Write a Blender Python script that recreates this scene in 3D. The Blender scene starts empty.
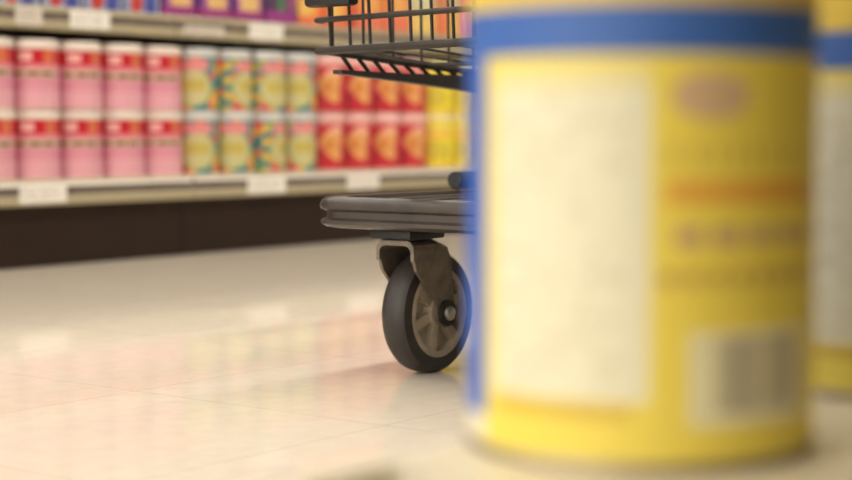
import bpy, bmesh, math, random
from math import sin, cos, pi, radians, atan2, asin, sqrt
from mathutils import Vector, Matrix

random.seed(7)
S = bpy.context.scene
COL = S.collection

# ------------------------------------------------------------------ helpers
def lin(c):
    return tuple(((v / 255.0) / 12.92 if v / 255.0 <= 0.04045 else ((v / 255.0 + 0.055) / 1.055) ** 2.4) for v in c)

def mat(name, rgb, rough=0.5, metal=0.0, spec=0.5, noise=0.0, nscale=40.0, bump=0.0, coat=0.0):
    m = bpy.data.materials.new(name)
    m.use_nodes = True
    nt = m.node_tree
    b = nt.nodes['Principled BSDF']
    b.inputs['Roughness'].default_value = rough
    b.inputs['Metallic'].default_value = metal
    b.inputs['Specular IOR Level'].default_value = spec
    b.inputs['Coat Weight'].default_value = coat
    base = lin(rgb)
    tc = nt.nodes.new('ShaderNodeTexCoord')
    nz = nt.nodes.new('ShaderNodeTexNoise')
    nz.inputs['Scale'].default_value = nscale
    nz.inputs['Detail'].default_value = 4
    nt.links.new(tc.outputs['Object'], nz.inputs['Vector'])
    rp = nt.nodes.new('ShaderNodeValToRGB')
    rp.color_ramp.elements[0].position = 0.3
    rp.color_ramp.elements[1].position = 0.7
    rp.color_ramp.elements[0].color = tuple(v * (1 - noise) for v in base) + (1,)
    rp.color_ramp.elements[1].color = tuple(min(1, v * (1 + noise)) for v in base) + (1,)
    nt.links.new(nz.outputs['Fac'], rp.inputs['Fac'])
    nt.links.new(rp.outputs['Color'], b.inputs['Base Color'])
    if bump:
        bp = nt.nodes.new('ShaderNodeBump')
        bp.inputs['Strength'].default_value = bump
        bp.inputs['Distance'].default_value = 0.002
        nt.links.new(nz.outputs['Fac'], bp.inputs['Height'])
        nt.links.new(bp.outputs['Normal'], b.inputs['Normal'])
    return m

def print_mat(name, rough=0.4, coat=0.0):
    """printed paper / film: the ink colours are stored per face in the attribute 'ink'"""
    m = bpy.data.materials.new(name)
    m.use_nodes = True
    nt = m.node_tree
    b = nt.nodes['Principled BSDF']
    b.inputs['Roughness'].default_value = rough
    b.inputs['Coat Weight'].default_value = coat
    at = nt.nodes.new('ShaderNodeAttribute')
    at.attribute_name = 'ink'
    nz = nt.nodes.new('ShaderNodeTexNoise')
    nz.inputs['Scale'].default_value = 300
    mx = nt.nodes.new('ShaderNodeMix')
    mx.data_type = 'RGBA'
    mx.blend_type = 'OVERLAY'
    mx.inputs['Factor'].default_value = 0.06
    nt.links.new(at.outputs['Color'], mx.inputs['A'])
    nt.links.new(nz.outputs['Fac'], mx.inputs['B'])
    nt.links.new(mx.outputs['Result'], b.inputs['Base Color'])
    return m

def link(name, bm, m, parent=None, smooth=False, loc=(0, 0, 0), ink=None):
    me = bpy.data.meshes.new(name)
    if ink is None:
        bmesh.ops.recalc_face_normals(bm, faces=bm.faces[:])
    bm.to_mesh(me)
    bm.free()
    if smooth:
        for p in me.polygons:
            p.use_smooth = True
        try:
            me.set_sharp_from_angle(angle=radians(40))
        except Exception:
            pass
    me.materials.append(m)
    o = bpy.data.objects.new(name, me)
    o.location = loc
    COL.objects.link(o)
    if parent:
        o.parent = parent
    return o

def tag(o, label=None, cat=None, group=None, kind=None):
    if label: o['label'] = label
    if cat: o['category'] = cat
    if group: o['group'] = group
    if kind: o['kind'] = kind
    return o

def empty(name, loc, label, cat, group=None):
    o = bpy.data.objects.new(name, None)
    o.empty_display_size = 0.05
    o.location = loc
    COL.objects.link(o)
    return tag(o, label, cat, group)

def copy_tree(o, parent=None):
    c = o.copy()
    COL.objects.link(c)
    if parent: c.parent = parent
    for ch in list(o.children):
        copy_tree(ch, c)
    return c

def box(bm, x0, x1, y0, y1, z0, z1, bev=0.0):
    vs = [bm.verts.new((x, y, z)) for x in (x0, x1) for y in (y0, y1) for z in (z0, z1)]
    f = [(0, 1, 3, 2), (4, 6, 7, 5), (0, 4, 5, 1), (2, 3, 7, 6), (0, 2, 6, 4), (1, 5, 7, 3)]
    fs = [bm.faces.new([vs[i] for i in q]) for q in f]
    if bev:
        es = set()
        for q in fs:
            es.update(q.edges)
        bmesh.ops.bevel(bm, geom=list(es), offset=bev, segments=2, affect='EDGES', profile=0.5)
    return vs

def tube(bm, pts, r, n=8, close=False):
    pts = [Vector(p) for p in pts]
    rings = []
    k = len(pts)
    for i, p in enumerate(pts):
        a = pts[i - 1] if (i > 0 or close) else p
        b = pts[(i + 1) % k] if (i < k - 1 or close) else p
        d = (b - a).normalized()
        up = Vector((0, 0, 1)) if abs(d.z) < 0.9 else Vector((1, 0, 0))
        s = d.cross(up).normalized()
        t = s.cross(d)
        rings.append([bm.verts.new(p + (s * cos(2 * pi * j / n) + t * sin(2 * pi * j / n)) * r) for j in range(n)])
    for i in range(k if close else k - 1):
        A, B = rings[i], rings[(i + 1) % k]
        for j in range(n):
            bm.faces.new((A[j], A[(j + 1) % n], B[(j + 1) % n], B[j]))
    if not close:
        bm.faces.new(rings[0][::-1])
        bm.faces.new(rings[-1])

def lathe(bm, prof, n=48, axis='Z', off=(0, 0, 0), closed=False):
    """prof: list of (radius, height); revolves about the axis"""
    rings = []
    off = Vector(off)
    for r, h in prof:
        ring = []
        for j in range(n):
            a = 2 * pi * j / n
            if axis == 'Z': p = Vector((r * cos(a), r * sin(a), h))
            else: p = Vector((r * cos(a), h, r * sin(a)))
            ring.append(bm.verts.new(p + off))
        rings.append(ring)
    m = len(rings)
    for i in range(m if closed else m - 1):
        A, B = rings[i], rings[(i + 1) % m]
        for j in range(n):
            bm.faces.new((A[j], A[(j + 1) % n], B[(j + 1) % n], B[j]))
    if not closed:
        bm.faces.new(rings[0]); bm.faces.new(rings[-1])

def prism(bm, poly, y0, y1):
    """poly: (x, z) outline extruded along Y"""
    a = [bm.verts.new((x, y0, z)) for x, z in poly]
    b = [bm.verts.new((x, y1, z)) for x, z in poly]
    n = len(poly)
    bm.faces.new(a); bm.faces.new(b[::-1])
    for i in range(n):
        bm.faces.new((a[i], a[(i + 1) % n], b[(i + 1) % n], b[i]))

def rounded_rect(x0, x1, y0, y1, r, n=8):
    pts = []
    for cx, cy, a0 in ((x1 - r, y1 - r, 0), (x0 + r, y1 - r, 90), (x0 + r, y0 + r, 180), (x1 - r, y0 + r, 270)):
        for i in range(n + 1):
            a = radians(a0 + 90 * i / n)
            pts.append((cx + r * cos(a), cy + r * sin(a)))
    return pts

def stack(bm, outline, levels):
    """levels: (inset, z): loft of an outline shrunk towards its centre"""
    cx = sum(p[0] for p in outline) / len(outline); cy = sum(p[1] for p in outline) / len(outline)
    hx = max(abs(p[0] - cx) for p in outline); hy = max(abs(p[1] - cy) for p in outline)
    rings = []
    for ins, z in levels:
        rings.append([bm.verts.new((cx + (x - cx) * (hx - ins) / hx, cy + (y - cy) * (hy - ins) / hy, z)) for x, y in outline])
    n = len(outline)
    for A, B in zip(rings, rings[1:]):
        for j in range(n):
            bm.faces.new((A[j], A[(j + 1) % n], B[(j + 1) % n], B[j]))
    bm.faces.new(rings[0][::-1]); bm.faces.new(rings[-1])

def printed_sleeve(name, r, z0, z1, nu, nv, fn, m, parent, zero):
    """cylindrical label: fn(angle in degrees from 'zero', height 0..1) gives the ink colour.
    angle grows anticlockwise seen from above, i.e. to the right for someone looking at the label."""
    bm = bmesh.new()
    V = [[bm.verts.new((r * cos(zero + radians(360 * i / nu - 180)), r * sin(zero + radians(360 * i / nu - 180)), z0 + (z1 - z0) * j / nv)) for i in range(nu)] for j in range(nv + 1)]
    cols = []
    for j in range(nv):
        for i in range(nu):
            bm.faces.new((V[j][i], V[j][(i + 1) % nu], V[j + 1][(i + 1) % nu], V[j + 1][i]))
            cols.append(lin(fn(360 * (i + .5) / nu - 180, (j + .5) / nv)))
    o = link(name, bm, m, parent, smooth=True, ink=True)
    at = o.data.attributes.new('ink', 'FLOAT_COLOR', 'FACE')
    for i, c in enumerate(cols):
        at.data[i].color = (c[0], c[1], c[2], 1)
    return o

ORD = ['first', 'second', 'third', 'fourth', 'fifth', 'sixth', 'seventh']

# ------------------------------------------------------------------ materials
M_shelf = mat('shelf_enamel', (222, 212, 186), 0.38, noise=0.05, nscale=12)
M_deck = mat('deck_enamel', (236, 226, 202), 0.35, noise=0.03, nscale=14)
M_rail = mat('rail_plastic', (178, 166, 134), 0.35, noise=0.04)
M_strip = mat('tag_strip', (112, 98, 92), 0.3, noise=0.2, nscale=25)
M_kick = mat('kick_enamel', (48, 32, 22), 0.6, spec=0.3, noise=0.12, nscale=8)
M_back = mat('back_board', (66, 53, 42), 0.6, noise=0.08)  # darkened so the shadow gap under the upper shelf reads dark
M_under = mat('shelf_shade_brown', (74, 60, 45), 0.6, noise=0.08)  # upper shelf: shade of its underside put into the colour
M_tag = mat('tag_card', (246, 240, 230), 0.5, noise=0.02)
M_tag2 = mat('tag_card_grey', (216, 206, 192), 0.5, noise=0.04)
M_ceil = mat('ceiling_tile', (225, 222, 212), 0.8, noise=0.03)
M_white = mat('lid_plastic', (228, 213, 200), 0.35, noise=0.02)
M_greylid = mat('lid_frosted', (206, 205, 200), 0.3, noise=0.03)
M_pinklid = mat('lid_pink', (238, 190, 180), 0.35, noise=0.03)
M_yellid = mat('lid_yellow', (238, 222, 150), 0.35, noise=0.03)
M_print = print_mat('printed_label', 0.42)
M_can = print_mat('can_label', 0.5)
M_tin = mat('tin_rim', (176, 164, 140), 0.45, metal=0.8, noise=0.06)
M_black = mat('black_plastic', (27, 24, 22), 0.5, noise=0.15, nscale=60)
M_wire = mat('coated_wire', (45, 38, 31), 0.5, noise=0.15, nscale=60)
M_tray = mat('tray_plastic', (62, 53, 47), 0.34, noise=0.25, nscale=30, bump=0.25)
M_tyre = mat('rubber', (50, 45, 41), 0.5, noise=0.12, nscale=50, bump=0.1)
M_fork = mat('worn_steel', (120, 108, 94), 0.42, metal=0.55, noise=0.25, nscale=70, bump=0.2)
M_hub = mat('hub_plastic', (168, 154, 134), 0.45, noise=0.15, nscale=60)
M_bolt = mat('bolt_steel', (190, 182, 172), 0.3, metal=0.8, noise=0.1)
M_house = mat('lamp_housing', (230, 230, 226), 0.5)

def emit(name, rgb, st):
    m = bpy.data.materials.new(name); m.use_nodes = True
    nt = m.node_tree; b = nt.nodes['Principled BSDF']
    b.inputs['Base Color'].default_value = (0.9, 0.9, 0.88, 1)
    b.inputs['Emission Color'].default_value = lin(rgb) + (1,)
    b.inputs['Emission Strength'].default_value = st
    return m
M_lamp = emit('lamp_diffuser', (255, 249, 240), 16.6)

def floor_mat():
    m = bpy.data.materials.new('vinyl_tile'); m.use_nodes = True
    nt = m.node_tree; b = nt.nodes['Principled BSDF']; L = nt.links.new
    tc = nt.nodes.new('ShaderNodeTexCoord')
    mp = nt.nodes.new('ShaderNodeMapping')
    mp.inputs['Location'].default_value = (-1.085, -0.874, 0)
    L(tc.outputs['Object'], mp.inputs['Vector'])
    br = nt.nodes.new('ShaderNodeTexBrick')
    br.offset = 0.0
    br.inputs['Scale'].default_value = 1.0
    br.inputs['Brick Width'].default_value = 0.305
    br.inputs['Row Height'].default_value = 0.305
    br.inputs['Mortar Size'].default_value = 0.0009
    br.inputs['Mortar Smooth'].default_value = 0.3
    br.inputs['Color1'].default_value = lin((218, 207, 190)) + (1,)
    br.inputs['Color2'].default_value = lin((221, 210, 193)) + (1,)
    br.inputs['Mortar'].default_value = lin((196, 183, 164)) + (1,)
    L(mp.outputs['Vector'], br.inputs['Vector'])
    n1 = nt.nodes.new('ShaderNodeTexNoise'); n1.inputs['Scale'].default_value = 45; n1.inputs['Detail'].default_value = 6
    L(tc.outputs['Object'], n1.inputs['Vector'])
    r1 = nt.nodes.new('ShaderNodeValToRGB')
    r1.color_ramp.elements[0].position = 0.35; r1.color_ramp.elements[0].color = (0.92, 0.91, 0.89, 1)
    r1.color_ramp.elements[1].position = 0.6; r1.color_ramp.elements[1].color = (1, 1, 1, 1)
    L(n1.outputs['Fac'], r1.inputs['Fac'])
    mx = nt.nodes.new('ShaderNodeMix'); mx.data_type = 'RGBA'; mx.blend_type = 'MULTIPLY'; mx.inputs['Factor'].default_value = 0.6
    L(br.outputs['Color'], mx.inputs['A']); L(r1.outputs['Color'], mx.inputs['B'])
    L(mx.outputs['Result'], b.inputs['Base Color'])
    b.inputs['Specular IOR Level'].default_value = 0.045
    n2 = nt.nodes.new('ShaderNodeTexNoise'); n2.inputs['Scale'].default_value = 9; n2.inputs['Detail'].default_value = 3
    L(tc.outputs['Object'], n2.inputs['Vector'])
    r2 = nt.nodes.new('ShaderNodeMapRange'); r2.inputs['To Min'].default_value = 0.03; r2.inputs['To Max'].default_value = 0.07
    L(n2.outputs['Fac'], r2.inputs['Value']); L(r2.outputs['Result'], b.inputs['Roughness'])
    bp = nt.nodes.new('ShaderNodeBump'); bp.inputs['Strength'].default_value = 0.02; bp.inputs['Distance'].default_value = 0.001
    L(n1.outputs['Fac'], bp.inputs['Height']); L(bp.outputs['Normal'], b.inputs['Normal'])
    return m

# ------------------------------------------------------------------ the setting
bm = bmesh.new(); box(bm, -4, 9, -4, 7, -0.05, 0)
tag(link('floor', bm, floor_mat()), kind='structure')
bm = bmesh.new(); box(bm, -4, 9, -4, 7, 3.6, 3.7)
tag(link('ceiling', bm, M_ceil), kind='structure')

names = ['over the far end of the aisle', 'over the middle of the aisle', 'over the near end of the aisle']
for row, (yy, rt) in enumerate(((-1.9, 'behind the near shelving'), (1.3, 'along the aisle'), (4.5, 'behind the far shelving'))):
    for k, xx in enumerate((-2.0, 1.2, 4.4)):
        t = empty('ceiling_light', (xx, yy, 3.6), 'long white fluorescent ceiling light %s, %s of its row' % (rt, ORD[k]), 'ceiling light', 'ceiling lights')
        bm = bmesh.new(); box(bm, -1.3, 1.3, -0.17, 0.17, -0.08, -0.0005, 0.01)
        link('housing', bm, M_house, t)
        bm = bmesh.new(); box(bm, -1.28, 1.28, -0.15, 0.15, -0.092, -0.0805)
        link('diffuser', bm, M_lamp, t)

# ------------------------------------------------------------------ shelving across the aisle
DECK, SH0, SH1 = 0.158, 0.430, 0.474          # base deck top, upper shelf underside and top
RF, KF, UF, BK = 2.350, 2.385, 2.400, 2.85    # fronts of base rail, kick plate, upper rail; back board
W = 0.914

def price_rail(bm_r, bm_s, w, y, z0, z1):
    """moulded channel: top lip, recessed strip, rolled lower lip (profile runs along X)"""
    def bar(bmx, pr):
        a = [bmx.verts.new((0.002, yy, zz)) for yy, zz in pr]
        b = [bmx.verts.new((w - 0.002, yy, zz)) for yy, zz in pr]
        n = len(pr); bmx.faces.new(a); bmx.faces.new(b[::-1])
        for i in range(n):
            bmx.faces.new((a[i], a[(i + 1) % n], b[(i + 1) % n], b[i]))
    h = z1 - z0
    bar(bm_r, [(y + .014, z1), (y + .002, z1), (y, z1 - .003), (y, z1 - h * .24), (y + .003, z1 - h * .28), (y + .003, z0 + h * .42),
               (y - .003, z0 + h * .38), (y - .004, z0 + h * .12), (y - .001, z0), (y + .014, z0)])
    box(bm_s, 0.004, w - 0.004, y + .0015, y + .0029, z0 + h * .44, z1 - h * .29)

def shelving(x, label):
    t = empty('shelving_unit', (x, 0, 0), label, 'shelving', 'shelving units across the aisle')
    bm = bmesh.new(); box(bm, 0.0015, W - 0.0015, KF, KF + .02, 0.0, DECK - .046, 0.002)
    k = link('kick_plate', bm, M_kick, t)
    bm = bmesh.new(); box(bm, 0.001, W - .001, RF + .0142, BK, DECK - .045, DECK, 0.002)
    link('base_shelf', bm, M_shelf, t)
    bm = bmesh.new(); box(bm, 0.001, W - .001, UF + .0142, BK, SH0 + .001, SH1, 0.002)
    link('upper_shelf', bm, M_under, t)
    for y, z0, z1 in ((RF, DECK - .045, DECK - .0005), (UF, SH0, SH1 - .0005)):
        b1, b2 = bmesh.new(), bmesh.new()
        price_rail(b1, b2, W, y, z0, z1)
        r = link('price_rail', b1, M_rail, t)
        link('tag_strip', b2, M_strip, r)
        if y == RF:
            b3 = bmesh.new(); box(b3, .003, W - .003, y - .0007, y - .0001, z1 - .0105, z1 - .0032)
            link('rail_insert', b3, M_tag, r)
    bm = bmesh.new(); box(bm, 0, W, BK + .0005, BK + .02, 0, 1.4)
    link('back_panel', bm, M_back, t)
    for xx in (0.0005, W - .0125):
        bm = bmesh.new()
        box(bm, xx, xx + .012, BK - .03, BK, DECK + .001, 1.4)
        link('upright', bm, M_back, t)
    # bracket blades that carry the upper shelf
    for xx in (0.014, W - .018):
        bm = bmesh.new()
        a = [(BK - .031, SH0), (BK - .031, SH0 - .07), (BK - .06, SH0 - .07), (UF + .08, SH0 - .012), (UF + .08, SH0)]
        A = [bm.verts.new((xx, p, q)) for p, q in a]; B = [bm.verts.new((xx + .004, p, q)) for p, q in a]
        bm.faces.new(A); bm.faces.new(B[::-1])
        for i in range(5):
            bm.faces.new((A[i], A[(i + 1) % 5], B[(i + 1) % 5], B[i]))
        link('shelf_bracket', bm, M_back, t)
    return t

UX = 2.322
shelving(UX - 2 * W, 'beige metal shelving unit with dark kick plate, before the pink canisters')
shelving(UX - W, 'beige metal shelving unit with dark kick plate, holding the pink canisters')
shelving(UX, 'beige metal shelving unit with dark kick plate, holding the patterned and the red canisters')
shelving(UX + W, 'beige metal shelving unit with dark kick plate, behind the large yellow can')

# price tags clipped in the rails
def price_tag(x0, x1, y, z0, z1, m, label):
    bm = bmesh.new(); box(bm, x0, x1, y - .0016, y + .0002, z0, z1, 0.0003)
    o = link('price_tag', bm, m)
    tag(o, label, 'price tag', 'price tags on the far shelving')
    # faint print: small unreadable dashes, part of the card
    b2 = bmesh.new()
    r = random.Random(int(x0 * 1000))
    for zz in (z0 + (z1 - z0) * .72, z0 + (z1 - z0) * .5, z0 + (z1 - z0) * .28):
        xx = x0 + .008
        while xx < x1 - .02:
            l = r.uniform(.004, .012)
            box(b2, xx, xx + l, y - .0019, y - .00165, zz - .0012, zz + .0012)
            xx += l + r.uniform(.002, .012)
    link('tag_print', b2, mat('tag_ink', (170, 160, 150), .6), o)
    return o
zl0, zl1 = DECK - .040, DECK - .006
price_tag(1.891, 1.997, RF - .004, zl0, zl1, M_tag, 'white price tag on the lower rail, under the pink canisters')
price_tag(2.471, 2.584, RF - .004, zl0, zl1, M_tag, 'white price tag on the lower rail, under the patterned canisters')
price_tag(2.785, 2.893, RF - .004, zl0, zl1, M_tag, 'white price tag on the lower rail, under the red canisters')
zu0, zu1 = SH0 + .006, SH1 - .005
price_tag(1.928, 1.988, UF - .004, zu0, zu1, M_tag2, 'narrow greyish price tag on the upper rail, above the pink canisters')
price_tag(2.054, 2.150, UF - .004, zu0, zu1, M_tag, 'wide white price tag on the upper rail, above the pink canisters')
price_tag(2.345, 2.455, UF - .004, zu0, zu0 + .02, M_tag2, 'low greyish price strip on the upper rail, under the purple pouches')
price_tag(2.532, 2.634, UF - .004, zu0, zu1, M_tag, 'tall white price tag on the upper rail, under the purple pouches')

# ------------------------------------------------------------------ canisters on the base shelf
CR, CH = 0.0488, 0.1263
ZERO = radians(-132)            # side of the canister turned towards the open aisle end

def pink_print(a, v):
    if v > .74:
        if -22 < a < 12 and .80 < v < .95: return (240, 176, 172)
        if 34 < a < 62: return (214, 110, 70)
        if a > 62: return (204, 50, 56)
        return (196, 24, 40)
    if v > .68: return (228, 126, 146)
    if .50 < v < .68 and -30 < a < 74:
        if .545 < v < .625: return (132, 98, 72) if int((a + 40) / 8) % 4 else (206, 172, 150)
        return (206, 168, 146)
    if -75 < a < -40: return (246, 206, 212)  # pale streak: highlight from the side light, painted into the print
    if v < .05: return (232, 180, 186)
    if -14 < a < 60 and int(v * 26) % 4 == 1: return (226, 166, 164)
    return (222, 142, 166) if v > .3 else (232, 168, 184)

DOTS = [(30, 132, 140), (236, 158, 66), (212, 62, 88), (226, 190, 70), (122, 166, 72), (36, 140, 150), (228, 130, 60), (30, 132, 140)]
def dots_print(a, v):
    if -38 < a < 40 and .76 < v < .95: return (228, 142, 142)
    e = ((a - 0) / 44) ** 2 + ((v - .42) / .33) ** 2
    if e < 1:
        if .36 < v < .56 and -30 < a < 32: return (198, 178, 84)
        return (202, 194, 138)
    if e < 1.22: return (158, 176, 120)
    gx, gy = (a + 180) / 22.0, v * 7 + (0.5 if int((a + 180) / 22.0) % 2 else 0)
    ix, iy = int(gx), int(gy)
    h = (ix * 7 + iy * 5 + ix * iy * 3) % 8
    if (gx - ix - .5) ** 2 + (gy - iy - .5) ** 2 < .3: return DOTS[h]
    return [(224, 174, 104), (204, 116, 90), (176, 168, 110)][(ix + 2 * iy) % 3]

def red_print(a, v):
    if v > .93: return (232, 150, 146)
    if ((a + 44) / 15) ** 2 + ((v - .68) / .14) ** 2 < 1: return (150, 150, 70)
    if ((a - 20 - 8 * sin(v * 9)) / (34 if v > .5 else 27)) ** 2 + ((v - .54) / .37) ** 2 < 1:
        if v > .74: return (240, 176, 150)
        if ((a - 6) / 14) ** 2 + ((v - .5) / .14) ** 2 < 1: return (214, 132, 62)
        return (228, 164, 98)
    if ((a + 38) / 26) ** 2 + ((v - .26) / .2) ** 2 < 1: return (176, 36, 58)
    if ((a + 30) / 12) ** 2 + ((v - .5) / .1) ** 2 < 1: return (232, 96, 108)
    return (202, 42, 56)

def yellow_print(a, v):
    if .8 < v < .93 and -40 < a < 40: return (236, 214, 96)
    if .66 < v < .76 and -46 < a < 46: return (240, 176, 96)
    if ((a + 4) / 44) ** 2 + ((v - .36) / .24) ** 2 < 1: return (216, 196, 66)
    if v < .1: return (242, 212, 50)
    return (246, 222, 48)

def canister(kind, fn, lidm, basecol):
    t = empty(kind, (0, 0, 0), 'x', 'canister')
    printed_sleeve('label', CR, 0.003, CH - .0180, 72, 44, fn, M_print, t, ZERO)
    bm = bmesh.new()
    lathe(bm, [(CR - .004, 0), (CR - .0006, 0.0008), (CR - .0004, .003), (CR - .0006, .0035), (CR - .0006, CH - .0185), (CR - .002, CH - .0160)], 48)
    link('body', bm, basecol, t, True)
    bm = bmesh.new()
    lathe(bm, [(CR - .0005, CH - .0175), (CR + .0002, CH - .0170), (CR + .0002, CH - .0045), (CR - .0015, CH - .0012), (CR - .004, CH - .0002), (CR - .007, CH - .0002), (CR - .009, CH - .002), (.001, CH - .002)], 48)
    link('lid', bm, lidm, t, True)
    return t

kinds = {
    'pink': (canister('powder_canister', pink_print, M_white, M_pinklid), 'pink canister with a red band and white lid', 'pink canisters on the bottom shelf'),
    'dots': (canister('powder_canister', dots_print, M_greylid, M_greylid), 'colourful dotted canister with pale green panel', 'patterned canisters on the bottom shelf'),
    'red': (canister('powder_canister', red_print, M_pinklid, M_pinklid), 'red canister with orange drink picture', 'red canisters on the bottom shelf'),
    'yellow': (canister('powder_canister', yellow_print, M_yellid, M_yellid), 'bright yellow canister', 'yellow canisters on the bottom shelf'),
}
layout = []
# column centres along the shelf
for i in range(5):
    where = ['fifth from the dotted ones', 'fourth from the dotted ones', 'third from the dotted ones', 'second from the dotted ones', 'touching the dotted ones'][i]
    layout.append(('pink', 1.8855 + i * .1043, where))
for i in range(4):
    layout.append(('dots', 2.405 + i * .0995, ['touching the pink ones', 'second from the pink ones', 'second from the red ones', 'touching the red ones'][i]))
for i in range(4):
    layout.append(('red', 2.8025 + i * .0988, ['touching the dotted ones', 'second from the dotted ones', 'second from the yellow ones', 'touching the yellow ones'][i]))
for i in range(4):
    layout.append(('yellow', 3.198 + i * .0995, ['touching the red ones', 'second from the red ones', 'third from the red ones', 'fourth from the red ones'][i]))
spin = {'dots': [(-4, 56, 36, 6), (6, 4, 66, 26)]}
used = set()
rj = random.Random(3)
cnt = {}
for kind, x, where in layout:
    src, lab, grp = kinds[kind]
    i = cnt.get(kind, 0); cnt[kind] = i + 1
    for lay in (1, 0):
        o = src if kind not in used else copy_tree(src)
        used.add(kind)
        a = spin[kind][1 - lay][i] if kind in spin else rj.uniform(-7, 7)
        if kind == 'dots': a = spin['dots'][1 - lay][i]
        o.location = (x + rj.uniform(-.0006, .0006), RF + .030 + CR + rj.uniform(-.002, .004), DECK + .0003 + lay * (CH + .0004))
        o.rotation_euler = (0, 0, radians(a))
        o['label'] = '%s, %s layer, %s' % (lab, 'top' if lay else 'bottom', where)
        o['group'] = grp

# ------------------------------------------------------------------ pouches on the upper shelf
def pouch(fn):
    """stand-up pouch: deep flat bottom, thin crimped seal at the top; print fn(u, v) on all faces"""
    w, d, h = .0965, .058, .185
    nu, nv = 56, 36
    bm = bmesh.new(); cols = []
    rows = []
    for j in range(nv + 1):
        v = j / nv
        z = h * v
        dd = d * (1 - .02 * v) if v < .35 else d * (.993 - ((v - .35) / .65) ** 1.6 * .93)
        ww = w * (1 - .015 * sin(pi * v))
        e = 6.0 if v < .5 else 6.0 - 3.4 * (v - .5) * 2
        ring = []
        for i in range(nu):
            a = 2 * pi * i / nu - pi / 2
            c, s = cos(a), sin(a)
            k = (abs(c) ** e + abs(s) ** e) ** (-1 / e)
            ring.append(bm.verts.new((ww / 2 * c * k, dd / 2 * s * k, z)))
        rows.append(ring)
    for j in range(nv):
        for i in range(nu):
            q = (rows[j][i], rows[j][(i + 1) % nu], rows[j + 1][(i + 1) % nu], rows[j + 1][i])
            bm.faces.new(q)
            xm = sum(p.co.x for p in q) / 4
            side = -1 if sum(p.co.y for p in q) < 0 else 1
            cols.append(lin(fn(xm / w, (j + .5) / nv, side)))
    bm.faces.new(rows[0][::-1]); cols.append(lin(fn(0, 0, 1)))
    bm.faces.new(rows[-1]); cols.append(lin(fn(0, 1, 1)))
    o = link('drink_pouch', bm, M_print, None, True, ink=True)
    at = o.data.attributes.new('ink', 'FLOAT_COLOR', 'FACE')
    for i, c in enumerate(cols):
        at.data[i].color = (c[0], c[1], c[2], 1)
    return o

def p_blue(u, v, s):
    if (u + .24) ** 2 / .03 + (v - .11) ** 2 / .012 < 1: return (206, 66, 62)
    if u > .02 and u < .34 and v < .2: return (72, 82, 166)
    if .4 < v < .7 and abs(u) < .35: return (230, 226, 232)
    return (160, 164, 194) if v < .8 else (84, 96, 176)
def p_purple(u, v, s):
    if v < .1: return (164, 62, 132)
    if -.36 < u < .3 and .12 < v < .6: return (232, 190, 122) if (u + .05) ** 2 + (v - .3) ** 2 < .09 else (206, 140, 140)
    return (120, 62, 134)
def p_purple2(u, v, s):
    if v < .14: return (158, 58, 138)
    if (u + .12) ** 2 / .02 + (v - .25) ** 2 / .02 < 1: return (86, 128, 84)
    if u > .1 and .16 < v < .5: return (160, 84, 128)
    return (84, 58, 92)
def p_orange(u, v, s):
    if .1 < v < .34 and u < -.14: return (238, 190, 100)
    if v < .3 and .2 < u < .4: return (216, 66, 48)
    if v < .1: return (238, 124, 80)
    return (240, 150, 70) if v < .6 else (220, 84, 50)
def p_salmon(u, v, s):
    if v < .22: return (240, 130, 96)
    if -.3 < u < .2 and v < .6: return (240, 176, 96)
    return (232, 146, 78)
def p_cream(u, v, s):
    if v > .3: return (206, 202, 160)
    if v < .2: return (240, 206, 116)
    return (226, 196, 120)
def p_mix(u, v, s):
    if v > .32: return (206, 196, 150) if u > 0 else (204, 130, 90)
    return (244, 200, 100) if u > -.05 else (232, 128, 84)
def p_rose(u, v, s):
    return (230, 150, 160) if v < .3 else (206, 120, 120)

pk = [pouch(f) for f in (p_blue, p_purple, p_purple2, p_orange, p_salmon, p_cream, p_mix, p_rose)]
seq = []
for i in range(5):
    seq.append((0, 1.867 + .1 * i, ['pale blue pouch with red and blue patches, fifth from the purple pouches', 'pale blue pouch with red and blue patches, fourth from the purple pouches', 'pale blue pouch with red and blue patches, third from the purple pouches', 'pale blue pouch with red and blue patches, second from the purple pouches', 'pale blue pouch with red and blue patches, beside the purple pouches'][i], 'pale blue pouches on the upper shelf'))
for i, (k, l) in enumerate(((1, 'purple pouch with yellow picture, beside the pale blue pouches'), (1, 'purple pouch with yellow picture, second from the pale blue pouches'),
                            (1, 'purple pouch with yellow picture, beside the dark pouch with green spot'), (2, 'dark purple pouch with a green spot, beside the orange pouches'))):
    seq.append((k, 2.367 + .1 * i, l, 'purple pouches on the upper shelf'))
for i, (k, l) in enumerate(((3, 'orange pouch with a red stripe, beside the purple pouches'), (3, 'orange pouch with a red stripe, behind the front corner of the cart basket'), (4, 'salmon and orange pouch behind the cart basket wires, next to the striped one'),
                            (4, 'salmon and orange pouch behind the cart basket wires, beside the cream one'), (5, 'cream and yellow pouch behind the cart basket wires'), (6, 'orange and yellow pouch between the cream and the rose pouches'), (7, 'rose coloured pouch behind the edge of the large yellow can'))):
    seq.append((k, 2.768 + .1 * i, l, 'orange and cream pouches on the upper shelf'))
seen = set()
for k, x, l, g in seq:
    o = pk[k] if k not in seen else pk[k].copy()
    if k in seen: COL.objects.link(o)
    seen.add(k)
    o.location = (x, UF + .022 + .03 + rj.uniform(-.003, .003), SH1 + .0004)
    o.rotation_euler = (0, 0, radians(rj.uniform(-3, 3)) if rj.random() < .5 else 0)
    o.scale = (.97, 1, 1)
    tag(o, l, 'pouch', g)

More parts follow.
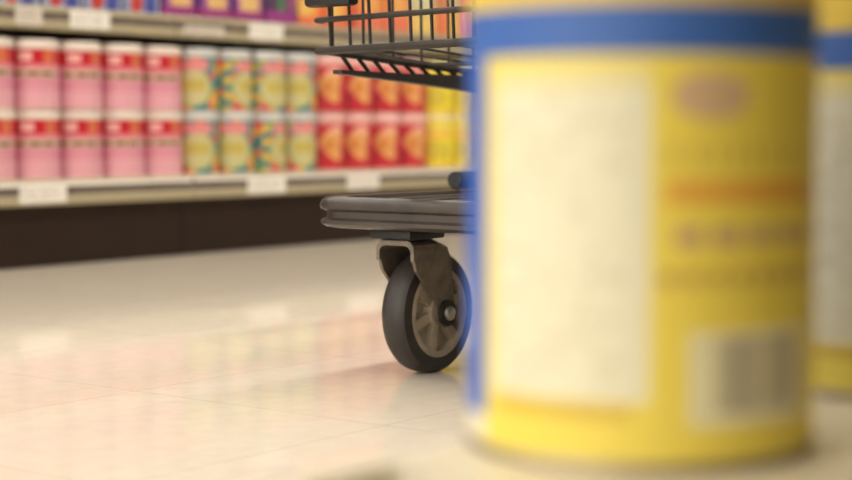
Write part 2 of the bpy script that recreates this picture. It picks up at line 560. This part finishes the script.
# ------------------------------------------------------------------ shelving on the camera's side of the aisle
ND, NE, NB = 0.1275, 0.392, -0.30      # deck top, front edge (Y), back board
near = empty('shelving_unit', (0, 0, 0), 'cream metal shelving unit carrying the two large yellow cans', 'shelving')
bm = bmesh.new()
X0, X1 = -0.45, 2.6
sx0, sx1, sy0, sy1 = .365, .470, .350, .375       # a punched slot near the front lip
for a in ((X0, X1, NB, sy0), (X0, X1, sy1, NE - .0142), (X0, sx0, sy0, sy1), (sx1, X1, sy0, sy1)):
    box(bm, a[0], a[1], a[2], a[3], ND - .012, ND)
link('base_shelf', bm, M_deck, near)
bm = bmesh.new()
pr = [(NE - .014, ND), (NE - .003, ND), (NE, ND - .003), (NE, ND - .012), (NE - .003, ND - .014), (NE - .003, ND - .03), (NE + .003, ND - .032), (NE + .003, ND - .044), (NE - .014, ND - .044)]
A = [bm.verts.new((X0, p, q)) for p, q in pr]; B = [bm.verts.new((X1, p, q)) for p, q in pr]
bm.faces.new(A); bm.faces.new(B[::-1])
for i in range(len(pr)):
    bm.faces.new((A[i], A[(i + 1) % len(pr)], B[(i + 1) % len(pr)], B[i]))
link('price_rail', bm, M_deck, near)
bm = bmesh.new(); box(bm, X0, X1, NE - .055, NE - .035, 0, ND - .0125, .002)
link('kick_plate', bm, M_kick, near)
bm = bmesh.new(); box(bm, X0, X1, NB - .02, NB - .0005, 0, 1.4)
link('back_panel', bm, M_back, near)
bm = bmesh.new(); box(bm, X0, X1, NB, .33, .50, .53, .003)
link('upper_shelf', bm, M_shelf, near)

# ------------------------------------------------------------------ the two large yellow cans
BR = 0.0671
BHT = 0.205
CZ = radians(-155)              # side of the can turned towards the lens
rb = random.Random(11)
words = {}
def text_rows(name, z0, z1, n, a0, a1, dens):
    rows = []
    for k in range(n):
        zc = z0 + (z1 - z0) * (k + .5) / n
        a = a0; segs = []
        while a < a1:
            l = rb.uniform(2, 7)
            if rb.random() < dens: segs.append((a, min(a + l, a1)))
            a += l + 1.2
        rows.append((zc, (z1 - z0) / n * .28, segs))
    words[name] = rows
text_rows('panel', .020, .136, 15, -49, 2, .5)
bars = []
a = 29.25
while a < 63:
    wv = rb.choice((.75, .75, .75, 1.5)); bars.append((a, a + wv)); a += wv + rb.choice((.75, .75, .75, 1.5))
YEL, TAN = (246, 224, 94), (206, 174, 124)
def can_print(a, v):
    z = v * BHT            # height above the deck
    if z > .166: return (236, 206, 84)
    if z > .1485: return (66, 110, 190)
    if a < -53 or a > 104:
        if z < .014: return (236, 228, 200)
        return (56, 106, 204)
    if -47 < a < 8:
        if .0255 < z < .144:
            if z > .137: return (240, 228, 164)
            for zc, hh, segs in words['panel']:
                if abs(z - zc) < hh:
                    for s0, s1 in segs:
                        if s0 < a < s1: return (228, 221, 190)
            return (240, 235, 205)
        if .019 < z < .0245 and -46 < a < 3: return (220, 188, 70)
        return YEL
    if 20 < a < 69 and .0165 < z < .0505:
        if z > .0215:
            for s0, s1 in bars:
                if s0 < a < s1 and z < .0485: return (132, 118, 110)
        return (242, 234, 190)
    if ((a - 27) / 13) ** 2 + ((z - .134) / .0085) ** 2 < 1: return (218, 186, 144)
    if .0965 < z < .1035 and 13 < a < 71: return (236, 172, 72)
    if .081 < z < .088 and 13 < a < 73 and int(a / 3.1) % 4: return (206, 170, 124)
    if .067 < z < .072 and 11 < a < 73 and int(a / 2.7) % 3: return (206, 170, 84)
    if .109 < z < .117 and 13 < a < 69 and int(a / 2.3) % 3 == 0: return (216, 184, 84)
    return YEL

can = empty('milk_powder_can', (0, 0, 0), 'large yellow can with cream text panel, blue stripes and barcode, close up on the shelf', 'can')
printed_sleeve('label', BR, .0035, BHT - .016, 480, 170, lambda a, v: can_print(a, (.0035 + v * (BHT - .0195)) / BHT), M_can, can, CZ)
bm = bmesh.new()
lathe(bm, [(BR - .006, .002), (BR - .003, .0001), (BR + .0006, .0003), (BR + .0012, .0016), (BR + .0008, .0032), (BR - .0006, .0045), (BR - .0006, BHT - .0165), (BR + .0008, BHT - .0155), (BR + .001, BHT - .0135), (BR - .001, BHT - .012)], 96)
link('tin_body', bm, M_tin, can, True)
bm = bmesh.new()
lathe(bm, [(BR - .0005, BHT - .0118), (BR + .0018, BHT - .0116), (BR + .0018, BHT - .003), (BR, BHT - .0004), (BR - .006, BHT), (BR - .009, BHT - .003), (.001, BHT - .003)], 96)
link('lid', bm, M_yellid, can, True)
c2 = copy_tree(can)
can.location = (.5675, .3287, ND + .0002)
c2.location = (.774, .304, ND + .0002)
c2.rotation_euler = (0, 0, radians(6.5))
c2['label'] = 'shaded yellow can with blue band, half hidden behind the large close-up can'

# ------------------------------------------------------------------ the shopping cart
CX0, CYF, CYN = 1.268, 1.120, 0.700          # front edge, far and near side of the lower tray
cart = empty('shopping_cart', (1.7, .91, 0), 'black wire shopping cart with a plastic lower tray, standing in the aisle', 'shopping cart')
def cl(name, bm, m, parent=None, smooth=False):
    """link a mesh given in world coordinates under the cart"""
    bmesh.ops.translate(bm, verts=bm.verts[:], vec=Vector((-1.7, -.91, 0)))
    return link(name, bm, m, parent or cart, smooth)

bm = bmesh.new()
out = rounded_rect(CX0, 2.05, CYN, CYF, .028)
stack(bm, out, [(.012, .150), (.005, .1515), (.001, .1545), (.001, .158), (.0055, .1605), (.0055, .167), (.001, .1695), (0, .173), (.0015, .178), (.005, .181), (.012, .182), (.020, .1815), (.024, .176), (.030, .1755)])
tray = cl('tray', bm, M_tray, None, True)
bm = bmesh.new()
for k in range(9):
    y = CYN + .06 + k * (CYF - CYN - .12) / 8
    box(bm, CX0 + .05, 2.0, y - .006, y + .006, .1755, .1795, .0015)
cl('tray_rib', bm, M_tray, tray)
# tubes that rise from the tray and carry the basket
for y, nm in ((CYF - .016, 1), (CYN + .016, -1)):
    bm = bmesh.new()
    tube(bm, [(1.496, y, .193), (1.60, y, .193), (1.78, y, .194), (1.86, y, .21), (1.90, y, .25), (1.905, y, .30)], .0095, 12)
    cl('frame_tube', bm, M_black, None, True)

def caster(sx, sy, r=.0625, dirx=1):
    off = .046 * dirx
    bm = bmesh.new()
    box(bm, sx - .018, sx + .040, sy - .026, sy + .026, .1398, .1499, .002)
    lathe(bm, [(.017, .1387), (.019, .1389), (.019, .1395), (.018, .1397)], 24, off=(sx, sy, 0))
    c = cl('caster', bm, M_black, None, True)
    ax, az = sx + off, r
    # fork: domed crown and two tapering legs
    bm = bmesh.new()
    d = dirx
    leg = []
    def P(x, z): leg.append((sx + x * d, z))
    P(-.0035, .108); P(-.007, .118); P(-.0095, .128); P(-.0085, .134); P(.036, .134); P(.047, .130); P(.054, .116)
    for i in range(9):
        aa = radians(20 - i * 25)
        leg.append((ax + .0150 * cos(aa) * d, az + .0150 * sin(aa)))
    P(.028, .078); P(.017, .087); P(.006, .098)
    for s in (-1, 1):
        y0 = sy + s * .0215
        prism(bm, leg, y0 - .0019, y0 + .0019)
    def arch(h, zl, zt, rr):
        o = [(h, zl)] + [(h - rr + rr * cos(radians(q)), zt - rr + rr * sin(radians(q))) for q in range(0, 91, 15)]
        return o + [(-y, z) for y, z in o[::-1]]
    oa, ia = arch(.0238, .118, .1388, .0095), arch(.0200, .118, .1335, .008)
    rows = []
    for x in (-.0095, .030, .048):
        k2 = -.006 if x > .04 else 0
        rows.append([[bm.verts.new((sx + x * d, sy + y, z + (k2 if z > .12 else 0))) for y, z in q] for q in (oa, ia)])
    for A, B in zip(rows, rows[1:]):
        for q in range(2):
            for i in range(len(oa) - 1):
                bm.faces.new((A[q][i], A[q][i + 1], B[q][i + 1], B[q][i]))
    for A in (rows[0], rows[-1]):
        for i in range(len(oa) - 1):
            bm.faces.new((A[0][i], A[0][i + 1], A[1][i + 1], A[1][i]))
    # downturned front lip on the crown and legs
    cl('fork', bm, M_fork, c, False)
    hw = .0155
    bm = bmesh.new()
    prof = [(r - .0165, -hw + .001), (r - .0120, -hw), (r - .004, -hw + .0012), (r - .001, -hw + .005), (r, -hw * .35), (r, hw * .35), (r - .001, hw - .005), (r - .004, hw - .0012), (r - .0120, hw), (r - .0165, hw - .001)]
    lathe(bm, prof, 64, 'Y', (ax, sy, az), closed=True)
    cl('tyre', bm, M_tyre, c, True)
    bm = bmesh.new()
    ri = r - .0163
    lathe(bm, [(ri - .006, -hw + .0005), (ri, -hw + .0005), (ri, hw - .0005), (ri - .006, hw - .0005)], 64, 'Y', (ax, sy, az), closed=True)
    lathe(bm, [(.0005, -.004), (ri - .004, -.004), (ri - .004, .004), (.0005, .004)], 48, 'Y', (ax, sy, az))
    lathe(bm, [(.008, -hw - .001), (.0145, -hw + .0005), (.0165, -.003), (.0165, .003), (.0145, hw - .0005), (.008, hw + .001)], 32, 'Y', (ax, sy, az))
    for k in range(6):
        aa = radians(k * 60 + 18)
        dx, dz = cos(aa), sin(aa)
        nx, nz = -dz, dx
        for s in (-1, 1):
            vs = []
            for rr, wd in ((.013, .0048), (ri - .004, .0062)):
                for q in (-1, 1):
                    for yy in (s * .003, s * (hw - .0035)):
                        vs.append(bm.verts.new((ax + dx * rr + nx * wd * q, sy + yy, az + dz * rr + nz * wd * q)))
            for q in ((0, 1, 3, 2), (4, 6, 7, 5), (0, 4, 5, 1), (2, 3, 7, 6), (0, 2, 6, 4), (1, 5, 7, 3)):
                bm.faces.new([vs[i] for i in q])
    cl('hub', bm, M_hub, c, True)
    for s in (-1, 1):
        bm = bmesh.new()
        lathe(bm, [(.0005, s * .0264), (.0075, s * .0264), (.0072, s * .0295), (.0045, s * .0312), (.0005, s * .0312)], 20, 'Y', (ax, sy, az))
        cl('axle_bolt', bm, M_bolt, c, True)
    for s in (-1, 1):
        bm = bmesh.new()
        lathe(bm, [(.0050, s * .0238), (.0135, s * .0238), (.0135, s * .0262), (.0050, s * .0262)], 24, 'Y', (ax, sy, az), closed=True)
        cl('hub_cap', bm, M_black, c, True)

caster(1.3105, 1.034)
caster(1.311, .787)
caster(1.93, 1.033)
caster(1.93, .787)

# basket
BZ = .329
def zfar(x): return BZ + .0005 - (x - 1.285) * .056      # the basket floor falls towards the handle
BXF = 1.285
YF, YN = 1.118, .700
lean = -.06
def fx(z): return BXF + (z - BZ) * lean
bm = bmesh.new()
for z, r in ((BZ, .0042), (.3600, .0030), (.4400, .0030), (.5200, .0030), (.6200, .0045)):
    x = fx(z)
    ov = .010 if z < .37 else .006
    rise = .0075 if z < .37 else 0
    tube(bm, [(x + .016, YF + ov - .001, z), (x + .004, YF + ov - .004, z), (x, YF + ov - .016, z), (x, (YF + YN) / 2, z + rise / 2), (x, YN - ov + .016, z + rise), (x + .004, YN - ov + .004, z + rise), (x + .016, YN - ov, z + rise)], r, 8)
k = 0
y = YF - .012
while y > YN + .004:
    r = .0018
    tube(bm, [(fx(BZ) + .0034, y, BZ), (fx(.62) + .0034, y, .62)], r, 6)
    y -= .0258
fp = cl('front_panel', bm, M_wire, None, True)
# corner pads on the front of the basket
for y in (YF - .029, YN + .029):
    bm = bmesh.new()
    z0 = .3715
    x = fx(z0) - .008
    vs = box(bm, x - .014, x + .003, y - .030, y + .030, z0, z0 + .05, .004)
    cl('bumper_pad', bm, M_black, None, True)
# sides
for ys, s in ((YF, 1), (YN, -1)):
    bm = bmesh.new()
    fl = lambda x: ys + s * (x - BXF) * .00
    XE = 2.10
    tube(bm, [(BXF, ys, zfar(BXF)), (XE, ys, zfar(XE))], .0040, 8)
    for z in (.46, .54):
        tube(bm, [(fx(z), ys + s * .004, z), (XE, ys + s * .004, z)], .0028, 6)
    tube(bm, [(fx(.62), ys + s * .006, .62), (XE + .06, ys + s * .006, .65)], .006, 8)
    x = BXF + .022
    while x < XE:
        tube(bm, [(x, ys + s * .002, zfar(x)), (x, ys + s * .006, .62)], .0017, 6)
        x += .0500
    cl('side_panel', bm, M_wire, None, True)
    # rail under the edge of the basket floor, with its short slanted ties
    bm = bmesh.new()
    rail = [(1.312, .3065), (1.312, .3105), (1.42, .3095), (1.54, .3105), (1.92, .302), (1.92, .272), (1.54, .2925), (1.42, .3005)]
    prism(bm, rail, ys - .006, ys + .006)
    cl('floor_rail', bm, M_wire, None, False)
    bm = bmesh.new()
    for i in range(10):
        x = 1.316 + i * .026
        zt = zfar(x)
        tube(bm, [(x, ys, zt), (x + .012, ys, (zt + .308) / 2), (x + .022, ys, .3085)], .0022, 6)
    cl('rail_tie', bm, M_wire, None, True)
# floor grid of the basket
bm = bmesh.new()
y = YF - .05
while y > YN + .02:
    tube(bm, [(BXF, y, zfar(BXF) + .002), (2.10, y, zfar(2.10) + .002)], .0013, 6)
    y -= .055
for x in (1.46, 1.64, 1.82, 2.0):
    tube(bm, [(x, YN, zfar(x)), (x, YF, zfar(x))], .0026, 6)
cl('basket_floor', bm, M_wire, None, True)
# rear gate and handle
bm = bmesh.new()
for z in (.30, .40, .50, .62):
    tube(bm, [(2.10, YN, z), (2.10, YF, z)], .003, 6)
y = YN + .02
while y < YF:
    tube(bm, [(2.10, y, zfar(2.1)), (2.10, y, .62)], .0021, 6); y += .04
cl('rear_gate', bm, M_wire, None, True)
for ys in (YF + .006, YN - .006):
    bm = bmesh.new()
    tube(bm, [(1.93, ys, .29), (2.12, ys, .60), (2.20, ys, .86)], .009, 10)
    cl('handle_bracket', bm, M_wire, None, True)
bm = bmesh.new(); tube(bm, [(2.20, YN - .02, .865), (2.20, YF + .02, .865)], .0135, 16)
cl('handle', bm, M_black, None, True)

# ------------------------------------------------------------------ daylight-free store: soft ambient from the rest of the hall
w = bpy.data.worlds.new('hall'); S.world = w; w.use_nodes = True
bg = w.node_tree.nodes['Background']
bg.inputs['Color'].default_value = lin((255, 249, 240)) + (1,)
# brighter ambient added from beyond the near end of the aisle, its source unseen
wn, wl = w.node_tree.nodes, w.node_tree.links
tc = wn.new('ShaderNodeTexCoord')
dt = wn.new('ShaderNodeVectorMath'); dt.operation = 'DOT_PRODUCT'
dt.inputs[1].default_value = Vector((-.97, .03, .17)).normalized()
wl.new(tc.outputs['Generated'], dt.inputs[0])
mr = wn.new('ShaderNodeMapRange'); mr.interpolation_type = 'SMOOTHSTEP'
mr.inputs['From Min'].default_value = 0.6; mr.inputs['From Max'].default_value = 1.0
mr.inputs['To Min'].default_value = 0.38; mr.inputs['To Max'].default_value = 3.1
wl.new(dt.outputs['Value'], mr.inputs['Value'])
wl.new(mr.outputs['Result'], bg.inputs['Strength'])

# ------------------------------------------------------------------ camera
cam = bpy.data.cameras.new('camera')
co = bpy.data.objects.new('camera', cam); COL.objects.link(co)
th, pt = radians(37.4), radians(3.82)
f = Vector((cos(th) * cos(pt), sin(th) * cos(pt), -sin(pt)))
rt = Vector((sin(th), -cos(th), 0)); up = rt.cross(f)
co.matrix_world = Matrix(((rt.x, up.x, -f.x, 0), (rt.y, up.y, -f.y, 0), (rt.z, up.z, -f.z, .25), (0, 0, 0, 1)))
cam.sensor_width = 36
cam.lens = 36 * 1665 / 852
cam.clip_start = .01
cam.dof.use_dof = True
cam.dof.focus_distance = 1.55
cam.dof.aperture_fstop = 4.2
S.camera = co

S.view_settings.view_transform = 'Standard'
S.view_settings.look = 'None'
S.view_settings.gamma = 1
S.view_settings.use_curve_mapping = False
S.view_settings.exposure = 0.1
